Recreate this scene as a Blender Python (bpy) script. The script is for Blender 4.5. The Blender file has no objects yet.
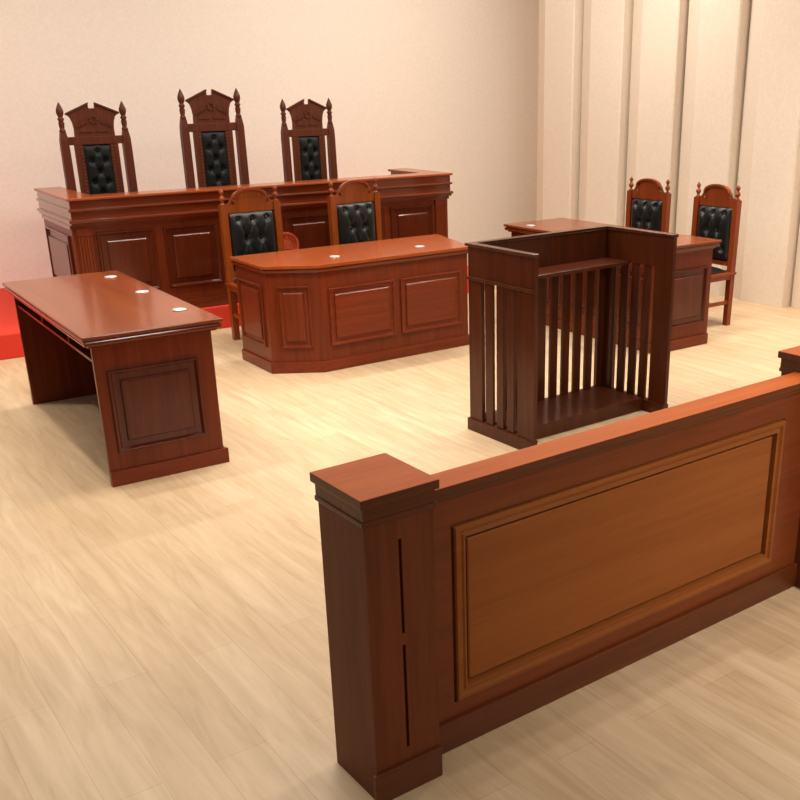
import bpy, bmesh, math
from mathutils import Vector, Matrix
PI = math.pi
S = bpy.context.scene
C = S.collection

# ------------------------------------------------------------------ camera
cd = bpy.data.cameras.new('camera'); cam = bpy.data.objects.new('camera', cd); C.objects.link(cam)
S.camera = cam
FPX = 988.42; CX, CY = 463.22, 466.82
F = Vector((0.54281079, 0.76017446, -0.35705914)); R = Vector((0.81031234, -0.58579847, -0.01529928)); U = Vector((0.22079482, 0.28102482, 0.93395648))
cam.matrix_world = Matrix(((R.x, U.x, -F.x, 0), (R.y, U.y, -F.y, 0), (R.z, U.z, -F.z, 1.8418), (0, 0, 0, 1)))
cd.sensor_fit = 'HORIZONTAL'; cd.sensor_width = 36; cd.lens = 36 * FPX / 800
cd.shift_x = (400 - CX) / 800; cd.shift_y = (CY - 400) / 800
cd.clip_start = 0.05; cd.clip_end = 60

# ------------------------------------------------------------------ world, lights, exposure
w = bpy.data.worlds.new('world'); S.world = w; w.use_nodes = True
bg = w.node_tree.nodes['Background']; bg.inputs[0].default_value = (1.0, 0.91, 0.82, 1); bg.inputs[1].default_value = 0.24
def area(x, y, z, size, power, col=(1.0, 0.86, 0.70), rot=(0, 0, 0), spread=180, sizey=None):
    l = bpy.data.lights.new('unseen_area_lamp', 'AREA'); l.energy = power; l.color = col; l.size = size; l.spread = math.radians(spread)
    if sizey: l.shape = 'RECTANGLE'; l.size_y = sizey
    o = bpy.data.objects.new('unseen_area_lamp', l); o.location = (x, y, z); o.rotation_euler = rot; C.objects.link(o)
    return o
def spot(x, y, z, tx, ty, tz, power, ang=60, blend=0.6, r=0.08, col=(1.0, 0.84, 0.66)):
    l = bpy.data.lights.new('ceiling_spot', 'SPOT'); l.energy = power; l.color = col; l.spot_size = math.radians(ang); l.spot_blend = blend; l.shadow_soft_size = r
    o = bpy.data.objects.new('ceiling_spot', l); o.location = (x, y, z)
    o.rotation_euler = (Vector((tx, ty, tz)) - Vector((x, y, z))).to_track_quat('-Z', 'Y').to_euler(); C.objects.link(o)
WARM = (1.0, 0.93, 0.82)
for x, y, p in ((1.0, 5.4, 130), (3.1, 4.8, 60), (5.3, 4.9, 90), (2.0, 2.3, 34), (4.4, 2.6, 90), (6.4, 3.6, 90), (0.0, 7.5, 115), (0.95, 3.5, 36)):
    spot(x, y, 3.4, x, y, 0, p, 125, 0.8, 0.05, WARM)
spot(2.4, 4.9, 3.4, 2.5, 5.2, 0, 170, 62, 1.0, 0.05, WARM)
spot(6.2, 4.6, 3.4, 6.3, 4.7, 0, 230, 62, 1.0, 0.05, WARM)
area(2.9, -0.6, 2.8, 0.8, 15, WARM, rot=(math.radians(46), 0, 0), spread=70)  # added unseen fill that brightens the partition front
area(3.2, 6.9, 3.4, 6.0, 100, WARM, sizey=0.1)
area(3.2, 4.5, 3.4, 6.0, 75, WARM, sizey=0.1)
area(6.3, 6.6, 3.5, 0.5, 24, WARM)
area(6.4, 4.0, 3.5, 0.5, 16, WARM)
area(0.7, 7.9, 3.9, 4.4, 27, WARM, rot=(math.radians(48), 0, 0), sizey=0.5)  # added unseen wash to brighten the back wall, left part
area(6.2, 7.9, 3.9, 4.0, 42, WARM, rot=(math.radians(48), 0, 0), sizey=0.5)  # added unseen wash lifting the right part of the back wall
S.view_settings.view_transform = 'Standard'; S.view_settings.look = 'None'; S.view_settings.gamma = 1
S.view_settings.use_curve_mapping = False
S.view_settings.exposure = 0.22

# ------------------------------------------------------------------ materials
def lin(c):
    return tuple(((v / 255) / 12.92 if v / 255 <= 0.04045 else ((v / 255 + 0.055) / 1.055) ** 2.4) for v in c) + (1,)
def newmat(name):
    m = bpy.data.materials.new(name); m.use_nodes = True
    nt = m.node_tree; return m, nt, nt.nodes['Principled BSDF'], nt.nodes.new, nt.links.new
def dull(m, v):
    m.node_tree.nodes['Principled BSDF'].inputs['Specular IOR Level'].default_value = v
def wood(name, dark, light, axis='Z', rough=0.3, coat=0.25, scale=1.0, bump=0.03, spec=0.2):
    m, nt, b, N, L = newmat(name)
    tc = N('ShaderNodeTexCoord'); mp = N('ShaderNodeMapping')
    s = {'X': (0.35, 7, 7), 'Y': (7, 0.35, 7), 'Z': (7, 7, 0.35)}[axis]
    mp.inputs['Scale'].default_value = [v * scale for v in s]
    L(tc.outputs['Object'], mp.inputs['Vector'])
    n1 = N('ShaderNodeTexNoise'); n1.inputs['Scale'].default_value = 4; n1.inputs['Detail'].default_value = 8; n1.inputs['Roughness'].default_value = 0.65; n1.inputs['Distortion'].default_value = 0.6
    n2 = N('ShaderNodeTexNoise'); n2.inputs['Scale'].default_value = 26; n2.inputs['Detail'].default_value = 4
    L(mp.outputs[0], n1.inputs['Vector']); L(mp.outputs[0], n2.inputs['Vector'])
    mx = N('ShaderNodeMath'); mx.operation = 'MULTIPLY_ADD'; mx.inputs[1].default_value = 0.3
    L(n2.outputs[0], mx.inputs[0]); L(n1.outputs[0], mx.inputs[2])
    rp = N('ShaderNodeValToRGB'); rp.color_ramp.elements[0].position = 0.45; rp.color_ramp.elements[1].position = 0.85
    rp.color_ramp.elements[0].color = lin(dark); rp.color_ramp.elements[1].color = lin(light)
    L(mx.outputs[0], rp.inputs[0]); L(rp.outputs[0], b.inputs['Base Color'])
    b.inputs['Roughness'].default_value = rough
    b.inputs['Coat Weight'].default_value = coat; b.inputs['Coat Roughness'].default_value = 0.1; b.inputs['Specular IOR Level'].default_value = spec
    bp = N('ShaderNodeBump'); bp.inputs['Strength'].default_value = bump; bp.inputs['Distance'].default_value = 0.004
    L(mx.outputs[0], bp.inputs['Height']); L(bp.outputs[0], b.inputs['Normal'])
    return m
WZ = wood('walnut_vertical_grain', (92, 34, 13), (118, 48, 20), 'Z', coat=0.1)
WX = wood('walnut_grain_along_x', (98, 36, 14), (124, 50, 21), 'X', coat=0.15)
WY = wood('walnut_grain_along_y', (92, 34, 13), (118, 48, 20), 'Y', coat=0.15)
WPD = wood('walnut_panel_dark', (70, 25, 10), (92, 36, 15), 'Z', rough=0.25, coat=0.4)
WGL = wood('glossy_walnut_moulding', (90, 34, 12), (114, 46, 18), 'X', rough=0.2, coat=0.8, bump=0.0)
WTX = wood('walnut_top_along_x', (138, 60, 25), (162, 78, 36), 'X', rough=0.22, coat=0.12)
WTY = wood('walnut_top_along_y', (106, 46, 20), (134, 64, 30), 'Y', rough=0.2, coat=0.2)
WPOD = wood('dark_walnut', (60, 25, 10), (84, 38, 17), 'Z', rough=0.3, coat=0.15)
WBAR = wood('brown_walnut', (124, 68, 30), (138, 79, 37), 'X', rough=0.5, coat=0.0, spec=0.1, bump=0.0, scale=0.5)
WBARZ = wood('brown_walnut_vertical', (92, 44, 20), (112, 56, 26), 'Z', rough=0.5, coat=0.0)
WORA = wood('orange_walnut', (118, 52, 16), (148, 70, 25), 'Z', rough=0.26, coat=0.3)
WCH = wood('red_walnut_chair', (110, 46, 18), (140, 62, 26), 'Z', rough=0.3, coat=0.25)
WJC = wood('carved_chair_walnut', (74, 34, 20), (96, 46, 27), 'Z', rough=0.42, coat=0.05)
WEM = wood('red_emblem_wood', (160, 58, 34), (196, 88, 56), 'Z', rough=0.3, coat=0.3)
def plain(name, col, rough=0.5, metal=0, coat=0, bump=None):
    m, nt, b, N, L = newmat(name)
    tc = N('ShaderNodeTexCoord'); n = N('ShaderNodeTexNoise'); n.inputs['Scale'].default_value = bump[0] if bump else 40
    L(tc.outputs['Object'], n.inputs['Vector'])
    mix = N('ShaderNodeMixRGB'); mix.inputs[1].default_value = lin(col); mix.inputs[2].default_value = lin([min(255, c * 1.07 + 2) for c in col])
    L(n.outputs[0], mix.inputs[0]); L(mix.outputs[0], b.inputs['Base Color'])
    b.inputs['Roughness'].default_value = rough; b.inputs['Metallic'].default_value = metal; b.inputs['Coat Weight'].default_value = coat
    if bump:
        bp = N('ShaderNodeBump'); bp.inputs['Strength'].default_value = bump[1]; bp.inputs['Distance'].default_value = 0.004
        L(n.outputs[0], bp.inputs['Height']); L(bp.outputs[0], b.inputs['Normal'])
    return m
LEA = plain('black_leather', (16, 18, 19), 0.34, bump=(60, 0.15))
LEA2 = plain('dull_black_leather', (10, 13, 12), 0.5, bump=(60, 0.15))
dull(LEA2, 0.25)
CARP = plain('red_carpet', (206, 50, 28), 0.9, bump=(400, 0.4))
WALL = plain('peach_plaster', (238, 224, 211), 0.9)
PANEL = plain('cream_fabric_panel', (216, 200, 182), 0.9)
SILV = plain('silver_metal', (225, 225, 222), 0.3, metal=0.6)
NAIL = plain('antique_brass', (120, 84, 50), 0.35, metal=0.8)
def floor_mat():
    m, nt, b, N, L = newmat('light_oak_planks')
    tc = N('ShaderNodeTexCoord'); mp = N('ShaderNodeMapping'); mp.inputs['Rotation'].default_value = (0, 0, PI / 2)
    L(tc.outputs['Object'], mp.inputs['Vector'])
    br = N('ShaderNodeTexBrick'); br.inputs['Scale'].default_value = 1; br.inputs['Brick Width'].default_value = 1.2; br.inputs['Row Height'].default_value = 0.16
    br.inputs['Mortar Size'].default_value = 0.0012; br.inputs['Mortar Smooth'].default_value = 0.3; br.inputs['Bias'].default_value = 0
    br.inputs['Color1'].default_value = lin((214, 186, 152)); br.inputs['Color2'].default_value = lin((206, 176, 140)); br.inputs['Mortar'].default_value = lin((188, 158, 122))
    L(mp.outputs[0], br.inputs['Vector'])
    m2 = N('ShaderNodeMapping'); m2.inputs['Scale'].default_value = (9, 0.9, 1); L(tc.outputs['Object'], m2.inputs['Vector'])
    n = N('ShaderNodeTexNoise'); n.inputs['Scale'].default_value = 2.2; n.inputs['Detail'].default_value = 7; n.inputs['Roughness'].default_value = 0.6; n.inputs['Distortion'].default_value = 0.8
    L(m2.outputs[0], n.inputs['Vector'])
    rp = N('ShaderNodeValToRGB'); rp.color_ramp.elements[0].position = 0.3; rp.color_ramp.elements[1].position = 0.7
    rp.color_ramp.elements[0].color = (0.70, 0.63, 0.54, 1); rp.color_ramp.elements[1].color = (1, 1, 1, 1)
    L(n.outputs[0], rp.inputs[0])
    mx = N('ShaderNodeMixRGB'); mx.blend_type = 'MULTIPLY'; mx.inputs[0].default_value = 0.8
    L(br.outputs[0], mx.inputs[1]); L(rp.outputs[0], mx.inputs[2]); L(mx.outputs[0], b.inputs['Base Color'])
    b.inputs['Roughness'].default_value = 0.5
    return m
FLOOR = floor_mat()

# ------------------------------------------------------------------ mesh helpers
class MB:
    def __init__(s): s.bm = bmesh.new()
    def box(s, x0, x1, y0, y1, z0, z1, bev=0.0):
        x0, x1 = min(x0, x1), max(x0, x1); y0, y1 = min(y0, y1), max(y0, y1)
        vs = [s.bm.verts.new((x, y, z)) for z in (z0, z1) for y in (y0, y1) for x in (x0, x1)]
        fs = []
        for q in ((0, 2, 3, 1), (4, 5, 7, 6), (0, 1, 5, 4), (2, 6, 7, 3), (0, 4, 6, 2), (1, 3, 7, 5)):
            fs.append(s.bm.faces.new([vs[i] for i in q]))
        if bev > 0:
            es = list({e for f in fs for e in f.edges})
            bmesh.ops.bevel(s.bm, geom=es, offset=bev, segments=2, profile=0.6, affect='EDGES')
        return s
    def prism(s, pts, z0, z1, bev=0.0):
        a = sum(pts[i][0] * pts[(i + 1) % len(pts)][1] - pts[(i + 1) % len(pts)][0] * pts[i][1] for i in range(len(pts)))
        if a < 0: pts = pts[::-1]
        lo = [s.bm.verts.new((p[0], p[1], z0)) for p in pts]; hi = [s.bm.verts.new((p[0], p[1], z1)) for p in pts]
        fs = [s.bm.faces.new(lo[::-1]), s.bm.faces.new(hi)]
        n = len(pts)
        for i in range(n): fs.append(s.bm.faces.new((lo[i], lo[(i + 1) % n], hi[(i + 1) % n], hi[i])))
        if bev > 0:
            es = list({e for f in fs for e in f.edges})
            bmesh.ops.bevel(s.bm, geom=es, offset=bev, segments=2, profile=0.6, affect='EDGES')
        return s
    def plate(s, pts, y0, y1, bev=0.0):
        """outline in (x, z), thickness along y"""
        a = sum(pts[i][0] * pts[(i + 1) % len(pts)][1] - pts[(i + 1) % len(pts)][0] * pts[i][1] for i in range(len(pts)))
        if a < 0: pts = pts[::-1]
        f_ = [s.bm.verts.new((p[0], y0, p[1])) for p in pts]; b_ = [s.bm.verts.new((p[0], y1, p[1])) for p in pts]
        fs = [s.bm.faces.new(f_), s.bm.faces.new(b_[::-1])]
        n = len(pts)
        for i in range(n): fs.append(s.bm.faces.new((f_[i], b_[i], b_[(i + 1) % n], f_[(i + 1) % n])))
        if bev > 0:
            es = list({e for f in fs[:2] for e in f.edges})
            bmesh.ops.bevel(s.bm, geom=es, offset=bev, segments=2, profile=0.6, affect='EDGES')
        return s
    def lathe(s, x, y, prof, seg=14):
        rings = []
        for r, z in prof:
            rings.append([s.bm.verts.new((x + max(r, 1e-4) * math.cos(2 * PI * k / seg), y + max(r, 1e-4) * math.sin(2 * PI * k / seg), z)) for k in range(seg)])
        for a, b in zip(rings, rings[1:]):
            for k in range(seg): s.bm.faces.new((a[k], a[(k + 1) % seg], b[(k + 1) % seg], b[k])).smooth = True
        s.bm.faces.new(rings[0][::-1]); s.bm.faces.new(rings[-1])
        return s
    def post(s, rows, bev=0.0):
        """rows: (xc, yc, hx, hy, z), a square section swept upward"""
        rg = [[s.bm.verts.new((xc + a * hx, yc + b * hy, z)) for a, b in ((-1, -1), (1, -1), (1, 1), (-1, 1))] for xc, yc, hx, hy, z in rows]
        for a, b in zip(rg, rg[1:]):
            for k in range(4): s.bm.faces.new((a[k], a[(k + 1) % 4], b[(k + 1) % 4], b[k]))
        s.bm.faces.new(rg[0][::-1]); s.bm.faces.new(rg[-1])
        return s
    def panel(s, o, u, n, wd, ht, prof, v=(0, 0, 1)):
        """raised panel on a face: o lower-left corner, u along, n outward; prof = (inset, height) rings"""
        o, u, n, v = Vector(o), Vector(u).normalized(), Vector(n).normalized(), Vector(v)
        rg = []
        for i, h in prof:
            rg.append([s.bm.verts.new(o + u * a + v * b + n * h) for a, b in ((i, i), (wd - i, i), (wd - i, ht - i), (i, ht - i))])
        flip = u.cross(v).dot(n) < 0
        def face(q):
            s.bm.faces.new(q[::-1] if flip else q)
        for a, b in zip(rg, rg[1:]):
            for k in range(4): face((a[k], a[(k + 1) % 4], b[(k + 1) % 4], b[k]))
        face(rg[-1]); 
        back = rg[0][::-1]
        face(back)
        return s
    def strip(s, pts, offs, z0, z1, bev=0.0):
        """wall following an open polyline: between offset offs[0] and offs[1] to its left"""
        a, b = offset(pts, offs[0]), offset(pts, offs[1])
        return s.prism(a + b[::-1], z0, z1, bev)
    def build(s, name, mat, parent=None, smooth=False, flat_only=True):
        me = bpy.data.meshes.new(name); bmesh.ops.recalc_face_normals(s.bm, faces=s.bm.faces)
        s.bm.to_mesh(me); s.bm.free(); me.materials.append(mat)
        if smooth:
            for p in me.polygons: p.use_smooth = True
        o = bpy.data.objects.new(name, me); C.objects.link(o)
        if parent: o.parent = parent
        return o
def shade_sides(o, m2, nz=0.5):
    """painted-in shade below the lit top: side faces take the second material"""
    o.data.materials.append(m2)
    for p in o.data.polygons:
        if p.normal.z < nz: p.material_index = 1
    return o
def offset(pts, d):
    out = []
    n = len(pts)
    for i in range(n):
        ds = []
        if i > 0: ds.append((Vector(pts[i]) - Vector(pts[i - 1])).normalized())
        if i < n - 1: ds.append((Vector(pts[i + 1]) - Vector(pts[i])).normalized())
        ns = [Vector((-q.y, q.x)) for q in ds]
        if len(ns) == 1: m = ns[0] * d
        else:
            b = (ns[0] + ns[1]).normalized(); m = b * (d / b.dot(ns[0]))
        out.append((pts[i][0] + m.x, pts[i][1] + m.y))
    return out
def thing(name, label, cat, loc, rot=0, group=None):
    o = bpy.data.objects.new(name, None); C.objects.link(o); o.empty_display_size = 0.1
    o.location = loc; o.rotation_euler = (0, 0, rot); o['label'] = label; o['category'] = cat
    if group: o['group'] = group
    return o
def copy_tree(o, parent=None):
    c = o.copy(); C.objects.link(c)
    if parent: c.parent = parent
    for ch in list(o.children): copy_tree(ch, c)
    return c
def struct(o): o['kind'] = 'structure'; return o

PR = [(0, 0), (0, 0.012), (0.003, 0.016), (0.010, 0.016), (0.016, 0.006), (0.020, 0.001), (0.044, 0.0005), (0.046, 0.010), (0.052, 0.0145), (0.056, 0.015)]
PRJ = [(0, 0), (0, 0.014), (0.003, 0.019), (0.014, 0.019), (0.022, 0.008), (0.028, 0.001), (0.070, 0.0005), (0.073, 0.012), (0.080, 0.0175), (0.085, 0.018)]
PRL = [(0, 0), (0, 0.013), (0.003, 0.018), (0.011, 0.018), (0.018, 0.007), (0.022, 0.001), (0.054, 0.0005), (0.056, 0.011), (0.062, 0.016), (0.066, 0.0165)]
PRB = [(0, -0.02), (0, 0.012), (0.004, 0.017), (0.014, 0.017), (0.020, 0.008), (0.028, 0.0075), (0.033, 0.012), (0.039, 0.012), (0.0425, -0.018), (0.052, -0.018), (0.052, 0.000), (0.056, 0.003)]

# ------------------------------------------------------------------ structure
m = MB(); m.box(-3, 12, -3, 12, -0.1, 0); struct(m.build('floor', FLOOR))
m = MB(); m.box(-3, 8.62, 9.92, 10.07, 0, 4.2); struct(m.build('wall_back', WALL))
# right wall: box-pleated fabric panels
pts = []
PER = 0.70; y = 8.855; front, rec = 7.285, 7.385
prof = []
k = 0
ycur = 8.86
while ycur > -2.5:
    # going toward the camera: return (x direction), recess, projecting panel
    prof += [(rec, ycur - 0.03), (front + 0.012, ycur - 0.235), (front, ycur - 0.25), (front, ycur - PER + 0.012), (front + 0.012, ycur - PER)]
    prof += [(rec + 0.2, ycur - PER), (rec + 0.2, ycur - PER - 0.03)]
    ycur -= PER
poly = prof + [(7.6, ycur), (7.6, 8.86)]
m = MB(); m.prism(poly, 0, 4.2); struct(m.build('wall_right', PANEL))
m = MB(); m.box(7.60, 8.62, 8.76, 8.86, 0, 4.2); m.box(8.52, 8.62, 8.86, 9.92, 0, 4.2); struct(m.build('trim_1', WALL))

# carpeted platform under the judges
pl = MB(); a = math.radians(-2.47)
def rp(x, y): return (3.1 + x * math.cos(a) - y * math.sin(a), 7.79 + x * math.sin(a) + y * math.cos(a))
pl.prism([rp(-4.5, 0), rp(2.75, 0), (5.95, 9.915), (-1.4, 9.915)], 0, 0.187, 0.008)
o = pl.build('carpeted_platform', CARP); o['label'] = 'low red carpeted platform carrying the long judges bench'; o['category'] = 'platform'

# ------------------------------------------------------------------ judges' bench
JL, JD, JH, PZ = 3.413, 1.148, 1.110, 0.187
J = thing('judges_bench', 'long high dark wood judges bench with raised rim on the red platform', 'bench', (2.030, 7.852, PZ), -0.04317)
def z(v): return v - PZ
JR = 0.84
Up = [(0, JD), (0, 0), (JL, 0), (JL, JR)]
Ub = [(-0.035, JD - 0.13), (-0.035, 0), (JL + 0.015, 0), (JL + 0.015, JR)]   # offset left = inward
MB().strip(Ub, (0.05, 0.13), z(0.187), z(0.93)).build('body', WZ, J)
MB().strip(Ub, (0.022, 0.06), z(0.187), z(0.268), 0.006).strip(Ub, (0.036, 0.06), z(0.266), z(0.282), 0.004).build('plinth', WGL, J)
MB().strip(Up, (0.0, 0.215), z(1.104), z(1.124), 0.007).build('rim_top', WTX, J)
MB().strip(Up, (0.02, 0.18), z(0.955), z(1.109)).strip(Up, (0.004, 0.04), z(1.024), z(1.044), 0.007).build('fascia', WGL, J)
MB().strip(Up, (-0.002, 0.18), z(0.940), z(0.965), 0.009).strip(Up, (0.012, 0.16), z(0.922), z(0.941)).strip(Ub, (0.038, 0.15), z(0.895), z(0.923)).build('cornice', WGL, J)
MB().box(0.13, JL - 0.13, 0.13, 0.55, z(0.92), z(0.945)).build('worktop', WTX, J)
n = 6; x0, x1 = 0.190, 3.215; pit = (x1 - x0 + 0.07) / n
for k in range(n):
    MB().panel((x0 + k * pit, 0.05, z(0.375)), (1, 0, 0), (0, -1, 0), pit - 0.07, 0.485, PRJ).build('raised_panel', WPD, J)
MB().panel((0.015, JD - 0.22, z(0.375)), (0, -1, 0), (-1, 0, 0), JD - 0.36, 0.465, PRJ).build('raised_panel', WPD, J)
MB().panel((JL - 0.035, 0.16, z(0.375)), (0, 1, 0), (1, 0, 0), JR - 0.28, 0.465, PR).build('raised_panel', WPD, J)
for xc in (0.100, JL - 0.112):
    m = MB(); m.box(xc - 0.06, xc + 0.06, 0.036, 0.052, z(0.285), z(0.895))
    m.box(xc - 0.064, xc + 0.064, 0.030, 0.052, z(0.845), z(0.895))
    for q in range(5):
        xx = xc - 0.044 + q * 0.022
        m.box(xx - 0.007, xx + 0.007, 0.029, 0.037, z(0.31), z(0.835), 0.002)
    m.build('pilaster', WZ, J)
# round carved emblem at the middle of the front
m = MB()
ex, ez, er = 1.735, z(0.620), 0.112
def disc(m, r0, r1, y0, y1, seg=40, teeth=0):
    f_, b_ = [], []
    for q in range(seg):
        an = 2 * PI * q / seg; rr = r1 * (1 + (0.05 if teeth and (q % 4) < 2 else 0))
        f_.append((ex + rr * math.cos(an), ez + rr * math.sin(an)))
    m.plate(f_, y0, y1)
disc(m, 0, er, 0.030, 0.05)
for q in range(40):                                     # raised outer ring
    a0, a1 = 2 * PI * q / 40, 2 * PI * (q + 1) / 40
    pts = [(ex + r * math.cos(t), ez + r * math.sin(t)) for r, t in ((er, a0), (er, a1), (er * 0.84, a1), (er * 0.84, a0))]
    m.plate(pts, 0.018, 0.031)
m.plate([(ex - 0.062, ez - 0.050), (ex + 0.062, ez - 0.050), (ex + 0.062, ez - 0.034), (ex - 0.062, ez - 0.034)], 0.018, 0.031, 0.002)
m.plate([(ex - 0.040, ez - 0.030), (ex + 0.040, ez - 0.030), (ex + 0.034, ez + 0.012), (ex + 0.05, ez + 0.016), (ex, ez + 0.048), (ex - 0.05, ez + 0.016), (ex - 0.034, ez + 0.012)], 0.016, 0.031, 0.002)
for q in range(5):
    an = PI * (0.2 + 0.15 * q); m.plate([(ex + 0.075 * math.cos(an) + 0.010 * math.cos(t), ez + 0.075 * math.sin(an) + 0.010 * math.sin(t)) for t in [2 * PI * i / 10 for i in range(10)]], 0.016, 0.031)
m.build('carved_emblem', WEM, J)['label'] = 'round red carved emblem'

# ------------------------------------------------------------------ long side desks
def side_desk(loc, rot, W, D, sx, label):
    t = thing('side_desk', label, 'desk', loc, rot)
    def X(v): return v * sx
    H = 0.777
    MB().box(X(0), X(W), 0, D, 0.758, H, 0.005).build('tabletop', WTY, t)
    MB().box(X(0.016), X(W - 0.016), 0.016, D - 0.016, 0.750, 0.759).box(X(0.006), X(W - 0.006), 0.006, D - 0.006, 0.728, 0.751, 0.006).box(X(0.028), X(W - 0.028), 0.028, D - 0.028, 0.716, 0.729).build('edge_moulding', WGL, t)
    xa, xb = 0.045, W - 0.055
    for y0, yn, ny in ((0.04, 0.065, -1), (D - 0.04, D - 0.065, 1)):
        e = MB().box(X(xa), X(xb), y0, yn, 0, 0.724).build('end_panel', WZ, t)
        MB().box(X(xa), X(xb + 0.022), y0 + ny * 0.014, y0, 0, 0.080, 0.003).build('plinth', WX, e)
        yy = y0
        if sx > 0: MB().panel((xa + 0.055, yy, 0.172), (1, 0, 0), (0, ny, 0), 0.455, 0.42, PRL).build('raised_panel', WPD, e)
        else: MB().panel((-(xa + 0.055) - 0.43, yy, 0.172), (1, 0, 0), (0, ny, 0), 0.43, 0.42, PRL).build('raised_panel', WPD, e)
    md = MB().box(X(xb - 0.02), X(xb), 0.065, D - 0.065, 0, 0.724).build('front_panel', WZ, t)
    MB().box(X(xb), X(xb + 0.014), 0.03, D - 0.03, 0, 0.080, 0.003).build('plinth', WY, md)
    for k in range(3):
        pw = (D - 0.20) / 3 - 0.05
        MB().panel((X(xb), 0.125 + k * (pw + 0.05), 0.172), (0, 1, 0), (sx, 0, 0), pw, 0.42, PRL).build('raised_panel', WPD, md)
    sh = MB().box(X(xa + 0.01), X(xb - 0.1), 0.065, D - 0.065, 0.628, 0.642).build('shelf', WY, t)
    for yy in (D * 0.30, D * 0.62): MB().box(X(xa + 0.012), X(xb - 0.1), yy - 0.007, yy + 0.007, 0.642, 0.722).build('divider', WZ, sh)
    for yy in (0.339, 0.967, 1.595):
        yy = yy * D / 1.838
        MB().lathe(X(W - 0.105), yy, [(0.036, 0.7765), (0.038, 0.781), (0.030, 0.783), (0.022, 0.7805), (0.0, 0.7805)], 20).build('cable_grommet', SILV, t)['label'] = 'silver round cable grommet'
    return t
side_desk((1.200, 4.744, 0), -0.0257, 0.695, 1.838, 1, 'long dark wood side desk at the left with open knee space')
side_desk((5.854, 4.878, -0.0), -0.0131, 0.648, 1.80, -1, 'long dark wood side desk at the right, half hidden behind the slatted stand')

# ------------------------------------------------------------------ clerks' desk with a cut corner
M = thing('clerk_desk', 'long reddish wood desk with a cut-off front corner in the middle of the room', 'desk', (4.379, 6.039, 0), -0.01408)
P0 = [(-1.555, 0.673), (-1.555, 0.168), (-1.251, -0.022), (0.0, 0.0), (0.13, 0.673)]
top = offset(P0, -0.028)
top = [(-1.583, 0.70)] + top[1:4] + [(0.20, 0.70)]
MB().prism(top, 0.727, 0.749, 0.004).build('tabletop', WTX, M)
t2 = offset(P0, -0.015); t3 = offset(P0, -0.006)
MB().prism([(-1.570, 0.685)] + t2[1:4] + [(0.16, 0.685)], 0.718, 0.728).prism([(-1.577, 0.692)] + offset(P0, -0.022)[1:4] + [(0.18, 0.692)], 0.700, 0.719, 0.005).prism([(-1.561, 0.68)] + t3[1:4] + [(0.14, 0.68)], 0.696, 0.711).build('edge_moulding', WGL, M)
MB().strip(P0, (0.0, 0.03), 0, 0.697).build('body', WZ, M)
MB().strip(P0, (-0.014, 0.0), 0, 0.078, 0.003).build('plinth', WX, M)
for xa, wd in ((-1.185, 0.53), (-0.60, 0.53)):
    MB().panel((xa, 0.022 * xa / 1.251 - 0.0001, 0.178), (1.251, 0.022, 0), (0.022, -1.251, 0), wd, 0.402, PR).build('raised_panel', WX, M)
cu = Vector((-1.251 + 1.555, -0.190, 0)); cl = cu.length; cu.normalize(); cn = Vector((cu.y, -cu.x, 0))
MB().panel(Vector((-1.555, 0.168, 0.178)) + cu * 0.065, cu, cn, cl - 0.13, 0.43, PR).build('raised_panel', WZ, M)
MB().panel((-1.555, 0.62, 0.178), (0, -1, 0), (-1, 0, 0), 0.39, 0.43, PR).build('raised_panel', WZ, M)
for xx in (-1.0, -0.286):
    MB().lathe(xx, 0.205, [(0.036, 0.7485), (0.038, 0.753), (0.030, 0.755), (0.022, 0.7525), (0, 0.7525)], 20).build('cable_grommet', SILV, M)['label'] = 'silver round cable grommet'

# ------------------------------------------------------------------ slatted U-shaped stand
P = thing('slatted_witness_stand', 'dark wood three-sided witness stand with vertical slats and inner shelf', 'witness stand', (3.192, 4.392, 0), 0.0219)
PW, PD, PH = 1.052, 0.552, 1.064
Uo = [(0, -PD), (0, 0), (PW, 0), (PW, -PD)]      # offset right = inward  (negative)
MB().strip(Uo, (0.014, -0.030), 1.048, PH, 0.004).build('top_rail', WPOD, P)
MB().strip(Uo, (0.0, -0.024), 0.872, 1.049).strip(Uo, (0.010, 0.0), 0.868, 0.884, 0.003).build('apron', WPOD, P)
MB().strip(Uo, (0.012, -0.034), 0.0, 0.072, 0.003).build('plinth', WPOD, P)
for x0, x1, y0, y1 in ((0.0, 0.024, -0.112, 0.0), (PW - 0.024, PW, -0.112, 0.0), (0.0, 0.024, -PD, -0.420), (PW - 0.024, PW, -PD, -0.420)):
    MB().box(x0, x1, y0, y1, 0.072, 0.872).build('corner_post', WPOD, P)
for x0, x1 in ((0.024, 0.072), (PW - 0.072, PW - 0.024)):
    MB().box(x0, x1, -0.024, 0.0, 0.072, 0.872).build('corner_post', WPOD, P)
for k in range(9):
    xx = 0.072 + 0.0375 + 0.029 + k * 0.0965
    MB().box(xx - 0.029, xx + 0.029, -0.022, -0.004, 0.072, 0.872, 0.003).build('slat', WPOD, P)
for xw in (0.0, PW - 0.024):
    for k in range(3):
        yy = -0.1760 - k * 0.090
        MB().box(xw + 0.004, xw + 0.020, yy - 0.029, yy + 0.029, 0.072, 0.872, 0.003).build('slat', WPOD, P)
MB().box(0.034, PW - 0.034, -0.235, -0.034, 0.862, 0.882, 0.003).build('shelf', WPOD, P)
MB().box(0.036, PW - 0.036, -0.385, -0.036, 0.0, 0.080, 0.003).build('footboard', WPOD, P)

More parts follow.
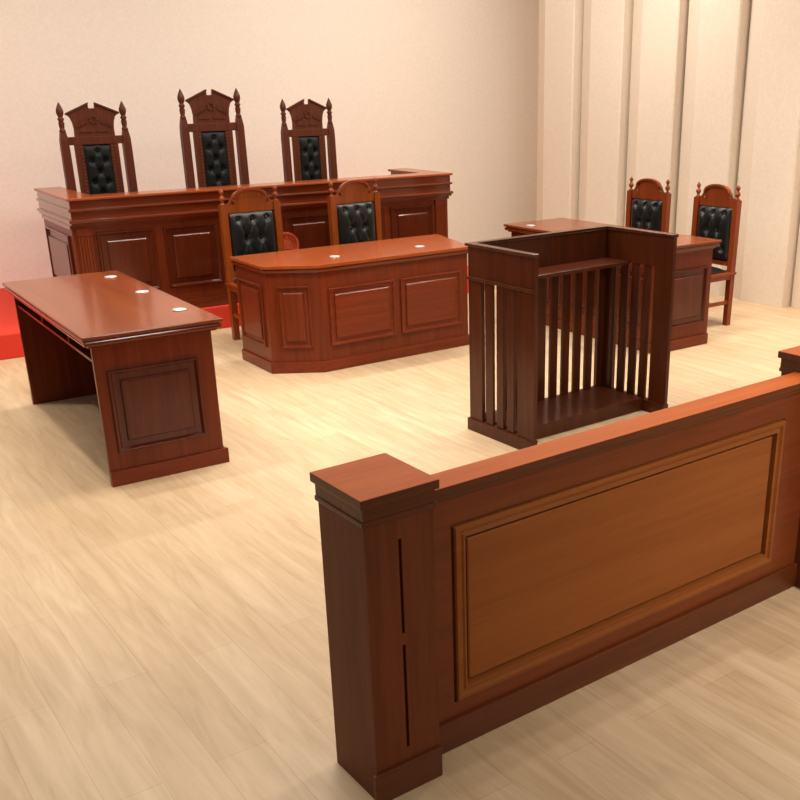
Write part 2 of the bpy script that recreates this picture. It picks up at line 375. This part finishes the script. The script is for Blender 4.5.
# ------------------------------------------------------------------ front partition with two end posts
B = thing('court_partition', 'low brown panelled wooden partition with capped square posts, nearest the camera', 'partition', (1.076, 1.937, 0), 0.0187)
BL = 1.969
def end_post(x, w_, slots):
    d_ = 0.256; ix0, ix1, iy0, iy1 = x + 0.013, x + w_ - 0.012, 0.016, d_ - 0.014
    m = MB(); m.box(ix0, ix1, iy0 + 0.012, iy1, 0, 0.838)
    sx_ = x + 0.118
    m.box(ix0, sx_ - 0.005, iy0, iy0 + 0.012, 0, 0.838); m.box(sx_ + 0.005, ix1, iy0, iy0 + 0.012, 0, 0.838)
    for z0, z1 in ((0, 0.14), (0.465, 0.50), (0.775, 0.838)): m.box(sx_ - 0.005, sx_ + 0.005, iy0, iy0 + 0.012, z0, z1)
    p_ = m.build('post', WBARZ, B)
    shade_sides(MB().box(x, x + w_, 0, d_, 0.888, 0.914, 0.003).build('cap', WORA2, p_), WBARX)  # cap sides painted darker than the lit top, in place of shade
    MB().box(x + 0.009, x + w_ - 0.009, 0.010, d_ - 0.010, 0.850, 0.889).box(x + 0.006, x + w_ - 0.006, 0.007, d_ - 0.007, 0.836, 0.851, 0.003).build('cap_moulding', WBARX, p_)
    MB().box(ix0 - 0.012, ix1 + 0.0, iy0 - 0.012, iy0, 0, 0.10, 0.003).build('plinth', WBARX, p_)
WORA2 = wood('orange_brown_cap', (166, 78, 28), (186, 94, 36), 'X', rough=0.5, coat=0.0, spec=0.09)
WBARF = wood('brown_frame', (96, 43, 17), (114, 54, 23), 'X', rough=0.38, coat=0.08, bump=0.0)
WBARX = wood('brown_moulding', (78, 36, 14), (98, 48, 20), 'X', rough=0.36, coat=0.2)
end_post(0, 0.236, True); end_post(BL, 0.236, True)
xa, xb = 0.218, BL + 0.02
px0, px1, pz0, pz1 = 0.336, BL - 0.148, 0.150, 0.722
MB().box(xa, px0, 0.095, 0.17, 0, 0.806).box(px1, xb, 0.095, 0.17, 0, 0.806).box(px0, px1, 0.095, 0.17, 0, pz0).box(px0, px1, 0.095, 0.17, pz1, 0.806).box(px0, px1, 0.125, 0.17, pz0, pz1).build('body', WBARF, B)
shade_sides(MB().box(xa, xb, 0.078, 0.182, 0.824, 0.848, 0.004).build('top_rail', WORA2, B), WBARX)  # rail sides painted as if shaded, top stays orange
MB().box(xa, xb, 0.086, 0.176, 0.806, 0.825, 0.003).build('rail_moulding', WBARX, B)
MB().box(xa, xb, 0.080, 0.095, 0, 0.100, 0.004).build('plinth', WBARX, B)
MB().panel((px0 + 0.005, 0.1, pz0 + 0.005), (1, 0, 0), (0, -1, 0), px1 - px0 - 0.01, pz1 - pz0 - 0.01, PRB).build('framed_panel', WBAR, B)

# ------------------------------------------------------------------ chairs
def tufted(name, x0, x1, z0, z1, y, thick, buttons, mat, parent, nx=36, nz=44):
    m = MB(); rows = []
    W_, H_ = x1 - x0, z1 - z0
    for j in range(nz + 1):
        r = []
        for i in range(nx + 1):
            u_, v_ = i / nx, j / nz; xx, zz = x0 + u_ * W_, z0 + v_ * H_
            e = min(u_, 1 - u_) * W_; e2 = min(v_, 1 - v_) * H_
            h = thick * (1 - math.exp(-e / 0.018)) * (1 - math.exp(-e2 / 0.018))
            for bx, bz in buttons:
                d2 = (xx - bx) ** 2 + (zz - bz) ** 2
                h -= thick * 0.62 * math.exp(-d2 / (2 * 0.017 ** 2))
                for tx_, tz_ in buttons:
                    L_ = math.hypot(tx_ - bx, tz_ - bz)
                    if 0.01 < L_ < 0.17 and tz_ > bz + 0.01:
                        t = max(0, min(1, ((xx - bx) * (tx_ - bx) + (zz - bz) * (tz_ - bz)) / L_ ** 2))
                        dd = math.hypot(xx - bx - t * (tx_ - bx), zz - bz - t * (tz_ - bz))
                        h -= thick * 0.22 * math.exp(-(dd / 0.007) ** 2)
            r.append(m.bm.verts.new((xx, y - max(h, 0.0), zz)))
        rows.append(r)
    for j in range(nz):
        for i in range(nx): m.bm.faces.new((rows[j][i], rows[j][i + 1], rows[j + 1][i + 1], rows[j + 1][i])).smooth = True
    bk = [rows[0][0].co, rows[0][-1].co, rows[-1][-1].co, rows[-1][0].co]
    bv = [m.bm.verts.new((c.x, y + 0.012, c.z)) for c in bk]
    m.bm.faces.new(bv[::-1])
    bot = rows[0]; topr = rows[-1]; lef = [r[0] for r in rows]; rig = [r[-1] for r in rows]
    m.bm.faces.new([bv[0], bv[1]] + bot[::-1]); m.bm.faces.new([bv[3]] + topr + [bv[2]])
    m.bm.faces.new([bv[0]] + lef + [bv[3]]); m.bm.faces.new([bv[1], bv[2]] + rig[::-1])
    o = m.build(name, mat, parent)
    for bx, bz in buttons:
        b_ = MB(); prof = [(0.0095, 0), (0.009, 0.003), (0.006, 0.006), (0.001, 0.0075)]
        rings = []
        for r_, h_ in prof: rings.append([b_.bm.verts.new((bx + r_ * math.cos(2 * PI * k / 10), y - thick * 0.36 - h_, bz + r_ * math.sin(2 * PI * k / 10))) for k in range(10)])
        for a_, c_ in zip(rings, rings[1:]):
            for k in range(10): b_.bm.faces.new((a_[k], a_[(k + 1) % 10], c_[(k + 1) % 10], c_[k])).smooth = True
        b_.bm.faces.new(rings[0]); b_.bm.faces.new(rings[-1])
        b_.build('button', mat, o)
    return o
def seat_cushion(x0, x1, y0, y1, z0, th, parent):
    m = MB(); nx = 14; rg = []
    for j in range(nx + 1):
        r = []
        for i in range(nx + 1):
            u_, v_ = i / nx, j / nx
            e = min(u_, 1 - u_) * (x1 - x0); e2 = min(v_, 1 - v_) * (y1 - y0)
            r.append(m.bm.verts.new((x0 + u_ * (x1 - x0), y0 + v_ * (y1 - y0), z0 + 0.012 + th * (1 - math.exp(-e / 0.03)) * (1 - math.exp(-e2 / 0.03)))))
        rg.append(r)
    for j in range(nx):
        for i in range(nx): m.bm.faces.new((rg[j][i], rg[j][i + 1], rg[j + 1][i + 1], rg[j + 1][i])).smooth = True
    m.box(x0, x1, y0, y1, z0, z0 + 0.0119)
    return m.build('seat_cushion', LEA, parent)
def court_chair(label, group, wood_):
    """armless: faces -Y, back plane at y = +0.2"""
    t = thing('court_chair', label, 'chair', (0, 0, 0), 0, group)
    W2 = 0.215; SH = 0.43
    for s in (-1, 1):
        xc = s * W2
        m = MB(); m.post([(xc, 0.185, 0.023, 0.021, 0), (xc, 0.19, 0.025, 0.023, SH), (xc, 0.20, 0.026, 0.024, 0.99)])
        m.lathe(xc, 0.20, [(0.022, 0.989), (0.024, 0.996), (0.012, 1.004), (0.010, 1.014), (0.019, 1.024), (0.0225, 1.034), (0.019, 1.045), (0.010, 1.056), (0.009, 1.064), (0.015, 1.073), (0.017, 1.082), (0.014, 1.092), (0.007, 1.101), (0.001, 1.108)], 16)
        m.build('back_post', wood_, t)
        MB().post([(xc, -0.195, 0.019, 0.019, 0), (xc, -0.195, 0.024, 0.024, 0.10), (xc, -0.195, 0.025, 0.025, SH - 0.03)]).build('leg', wood_, t)
        MB().box(xc - 0.012, xc + 0.012, -0.18, 0.18, 0.175, 0.205, 0.003).build('stretcher', wood_, t)
    MB().box(-W2, W2, -0.012, 0.012, 0.178, 0.202, 0.003).build('stretcher', wood_, t)
    MB().box(-0.235, 0.235, -0.225, 0.165, SH - 0.052, SH - 0.016).box(-0.247, 0.247, -0.237, 0.225, SH - 0.018, SH + 0.004, 0.005).build('seat_frame', wood_, t)
    seat_cushion(-0.205, 0.205, -0.215, 0.150, SH + 0.002, 0.035, t)
    # crest: flat rail carrying an arched carved board
    half = [(0.187, 0.930), (0.187, 0.986), (0.128, 0.990), (0.124, 1.000), (0.140, 1.012), (0.150, 1.026), (0.150, 1.036), (0.138, 1.040)]
    pts = half + [(0.136 * math.cos(PI * k / 16), 1.040 + 0.062 * math.sin(PI * k / 16)) for k in range(1, 16)] + [(-a_, b_) for a_, b_ in half[::-1]]
    cr = MB().plate(pts, 0.186, 0.212, 0.002).build('crest_board', wood_, t)
    m = MB(); prev = None; ring = []
    for k in range(17):
        an = PI * k / 16; ring.append((0.138 * math.cos(an), 1.040 + 0.064 * math.sin(an), 0.120 * math.cos(an), 1.038 + 0.048 * math.sin(an)))
    for a_, b_ in zip(ring, ring[1:]):
        m.plate([(a_[0], a_[1]), (b_[0], b_[1]), (b_[2], b_[3]), (a_[2], a_[3])], 0.174, 0.187)
    m.build('arch_moulding', wood_, cr)
    for s in (-1, 1):     # small scroll bracket between board and finial
        MB().plate([(s * 0.150, 0.984), (s * 0.190, 0.984), (s * 0.190, 0.998), (s * 0.178, 0.996), (s * 0.164, 1.006), (s * 0.158, 1.024), (s * 0.146, 1.030), (s * 0.150, 1.006)], 0.190, 0.206, 0.002).build('scroll_bracket', wood_, cr)
    MB().box(-0.19, 0.19, 0.182, 0.212, 0.475, 0.51, 0.003).build('lower_rail', wood_, t)
    MB().box(-0.19, 0.19, 0.197, 0.209, 0.50, 0.94).build('back_board', wood_, t)
    bs = []
    for j, zz in enumerate((0.605, 0.745, 0.885)):
        xs = (-0.115, 0.0, 0.115) if j % 2 == 0 else (-0.058, 0.058)
        bs += [(q, zz) for q in xs]
    tufted('back_cushion', -0.186, 0.186, 0.512, 0.932, 0.196, 0.045, bs, LEA, t)
    return t
cc = court_chair('orange-brown wooden chair with black tufted back, left one behind the middle desk', 'two chairs behind the clerk desk', WORA)
cc.location = (3.275, 7.17, 0); cc.rotation_euler[2] = math.radians(2); cc.scale = (1.05, 1.0, 1.05)
c2 = copy_tree(cc); c2['label'] = 'orange-brown wooden chair with black tufted back, right one behind the middle desk'
c2.location = (4.225, 7.17, 0); c2.rotation_euler[2] = math.radians(8); c2.scale = (1.07, 1.0, 1.05)
rc = court_chair('reddish wooden chair with black tufted back, nearer one at the right desk, seat showing', 'two chairs beside the right desk', WCH)
rc.location = (6.225, 5.435, 0); rc.rotation_euler[2] = math.radians(-91); rc.scale = (0.95, 1.0, 1.0)
r2 = copy_tree(rc); r2['label'] = 'reddish wooden chair with black tufted back, farther one at the right desk, seat hidden'
r2.location = (6.23, 6.18, 0); r2.rotation_euler[2] = math.radians(-87)

def judge_chair(label, k_, group):
    t = thing('judge_chair', label, 'chair', (0, 0, PZ), 0, group)
    w2 = 0.252
    for s in (-1, 1):
        xc = s * w2
        m = MB(); m.post([(xc, 0.225, 0.033, 0.030, 0), (xc, 0.245, 0.035, 0.03, 0.5), (xc, 0.255, 0.033, 0.028, 1.25), (xc, 0.255, 0.031, 0.027, 1.315), (xc, 0.255, 0.021, 0.021, 1.375)])
        m.lathe(xc, 0.255, [(0.021, 1.37), (0.026, 1.38), (0.026, 1.39), (0.018, 1.40), (0.022, 1.42), (0.024, 1.445), (0.018, 1.462), (0.026, 1.47), (0.026, 1.48), (0.017, 1.490), (0.024, 1.505), (0.030, 1.525), (0.029, 1.545), (0.020, 1.568), (0.009, 1.592), (0.001, 1.606)], 14)
        m.build('back_post', WJC, t)
        MB().post([(s * 0.25, -0.24, 0.026, 0.026, 0), (s * 0.25, -0.24, 0.030, 0.030, 0.42)]).build('leg', WJC, t)
        MB().post([(s * 0.255, -0.20, 0.022, 0.022, 0.46), (s * 0.26, -0.20, 0.020, 0.02, 0.66)]).box(s * 0.262 - 0.03, s * 0.262 + 0.03, -0.26, 0.23, 0.655, 0.682, 0.006).build('arm', WJC, t)
    MB().box(-0.275, 0.275, -0.27, 0.25, 0.40, 0.46, 0.005).build('seat_frame', WJC, t)
    seat_cushion(-0.24, 0.24, -0.25, 0.21, 0.458, 0.06, t)
    MB().box(-0.225, 0.225, 0.238, 0.272, 1.272, 1.336, 0.004).build('cross_rail', WJC, t)
    # carved pediment board
    half = [(0.163, 1.335), (0.160, 1.40), (0.165, 1.45), (0.180, 1.488), (0.196, 1.503), (0.214, 1.507), (0.214, 1.519), (0.110, 1.563), (0.027, 1.598), (0.027, 1.552)]
    pts = half + [(-a_, b_) for a_, b_ in half[::-1]]
    pb = MB().plate(pts, 0.243, 0.268, 0.002).build('pediment_board', WJC, t)
    m = MB()
    for s in (-1, 1):     # raked moulding
        m.plate([(s * 0.216, 1.507), (s * 0.216, 1.521), (s * 0.027, 1.600), (s * 0.027, 1.584)], 0.230, 0.244, 0.002)
    m.build('raked_moulding', WJC, pb)
    m = MB()
    for q in range(7):    # carved rosette and sprays
        an = 2 * PI * q / 7; cx_, cz_ = 0.028 * math.cos(an), 1.465 + 0.028 * math.sin(an)
        m.plate([(cx_ + 0.012 * math.cos(2 * PI * i / 8), cz_ + 0.012 * math.sin(2 * PI * i / 8)) for i in range(8)], 0.234, 0.244, 0.003)
    for s in (-1, 1):
        for q in range(5):
            x_ = s * (0.058 + 0.019 * q); z_ = 1.455 - 0.008 * q
            m.plate([(x_, z_ - 0.03), (x_ + s * 0.016, z_ - 0.004), (x_, z_ + 0.022), (x_ - s * 0.006, z_ - 0.004)], 0.236, 0.244, 0.002)
            m.plate([(x_ - s * 0.03, 1.375 - 0.012), (x_ - s * 0.014, 1.375), (x_ - s * 0.03, 1.375 + 0.016), (x_ - s * 0.044, 1.375)], 0.236, 0.244, 0.002)
    m.build('carving', WJC, pb)
    for s in (-1, 1):
        MB().box(s * 0.110, s * 0.178, 0.240, 0.268, 0.50, 1.288, 0.003).build('back_stile', WJC, t)
    MB().box(-0.12, 0.12, 0.240, 0.268, 0.50, 0.56, 0.003).build('lower_rail', WJC, t)
    MB().box(-0.115, 0.115, 0.256, 0.266, 0.55, 1.29).build('back_board', WJC, t)
    bs = []
    for j in range(8):
        zz = 0.63 + j * 0.085
        xs = (-0.055, 0.055) if j % 2 == 0 else (0.0,)
        bs += [(q, zz) for q in xs]
    tufted('back_cushion', -0.118, 0.118, 0.56, 1.272, 0.256, 0.034, bs, LEA2, t, 24, 70)
    m = MB()
    for s in (-1, 1):
        for q in range(26):
            m.box(s * 0.127 - 0.0045, s * 0.127 + 0.0045, 0.235, 0.241, 0.575 + q * 0.027, 0.585 + q * 0.027, 0.002)
    m.build('nailhead_trim', NAIL, t)
    t.scale = (k_, k_, k_)
    return t
j1 = judge_chair('tall carved high-backed chair with black tufted back, left of the three behind the bench', 1.0, 'tall carved chairs behind the judges bench')
j1.location = (2.570, 8.53, PZ); j1.rotation_euler[2] = math.radians(-2)
j2 = copy_tree(j1); j2['label'] = 'tallest carved high-backed chair with black tufted back, centre of the three behind the bench'
j2.location = (3.570, 8.45, PZ); j2.scale = (1.0, 1.05, 1.055); j2.rotation_euler[2] = math.radians(-2)
j3 = copy_tree(j1); j3['label'] = 'carved high-backed chair with black tufted back, right of the three behind the bench'
j3.location = (4.495, 8.45, PZ); j3.scale = (0.925, 0.99, 0.995); j3.rotation_euler[2] = math.radians(-2)
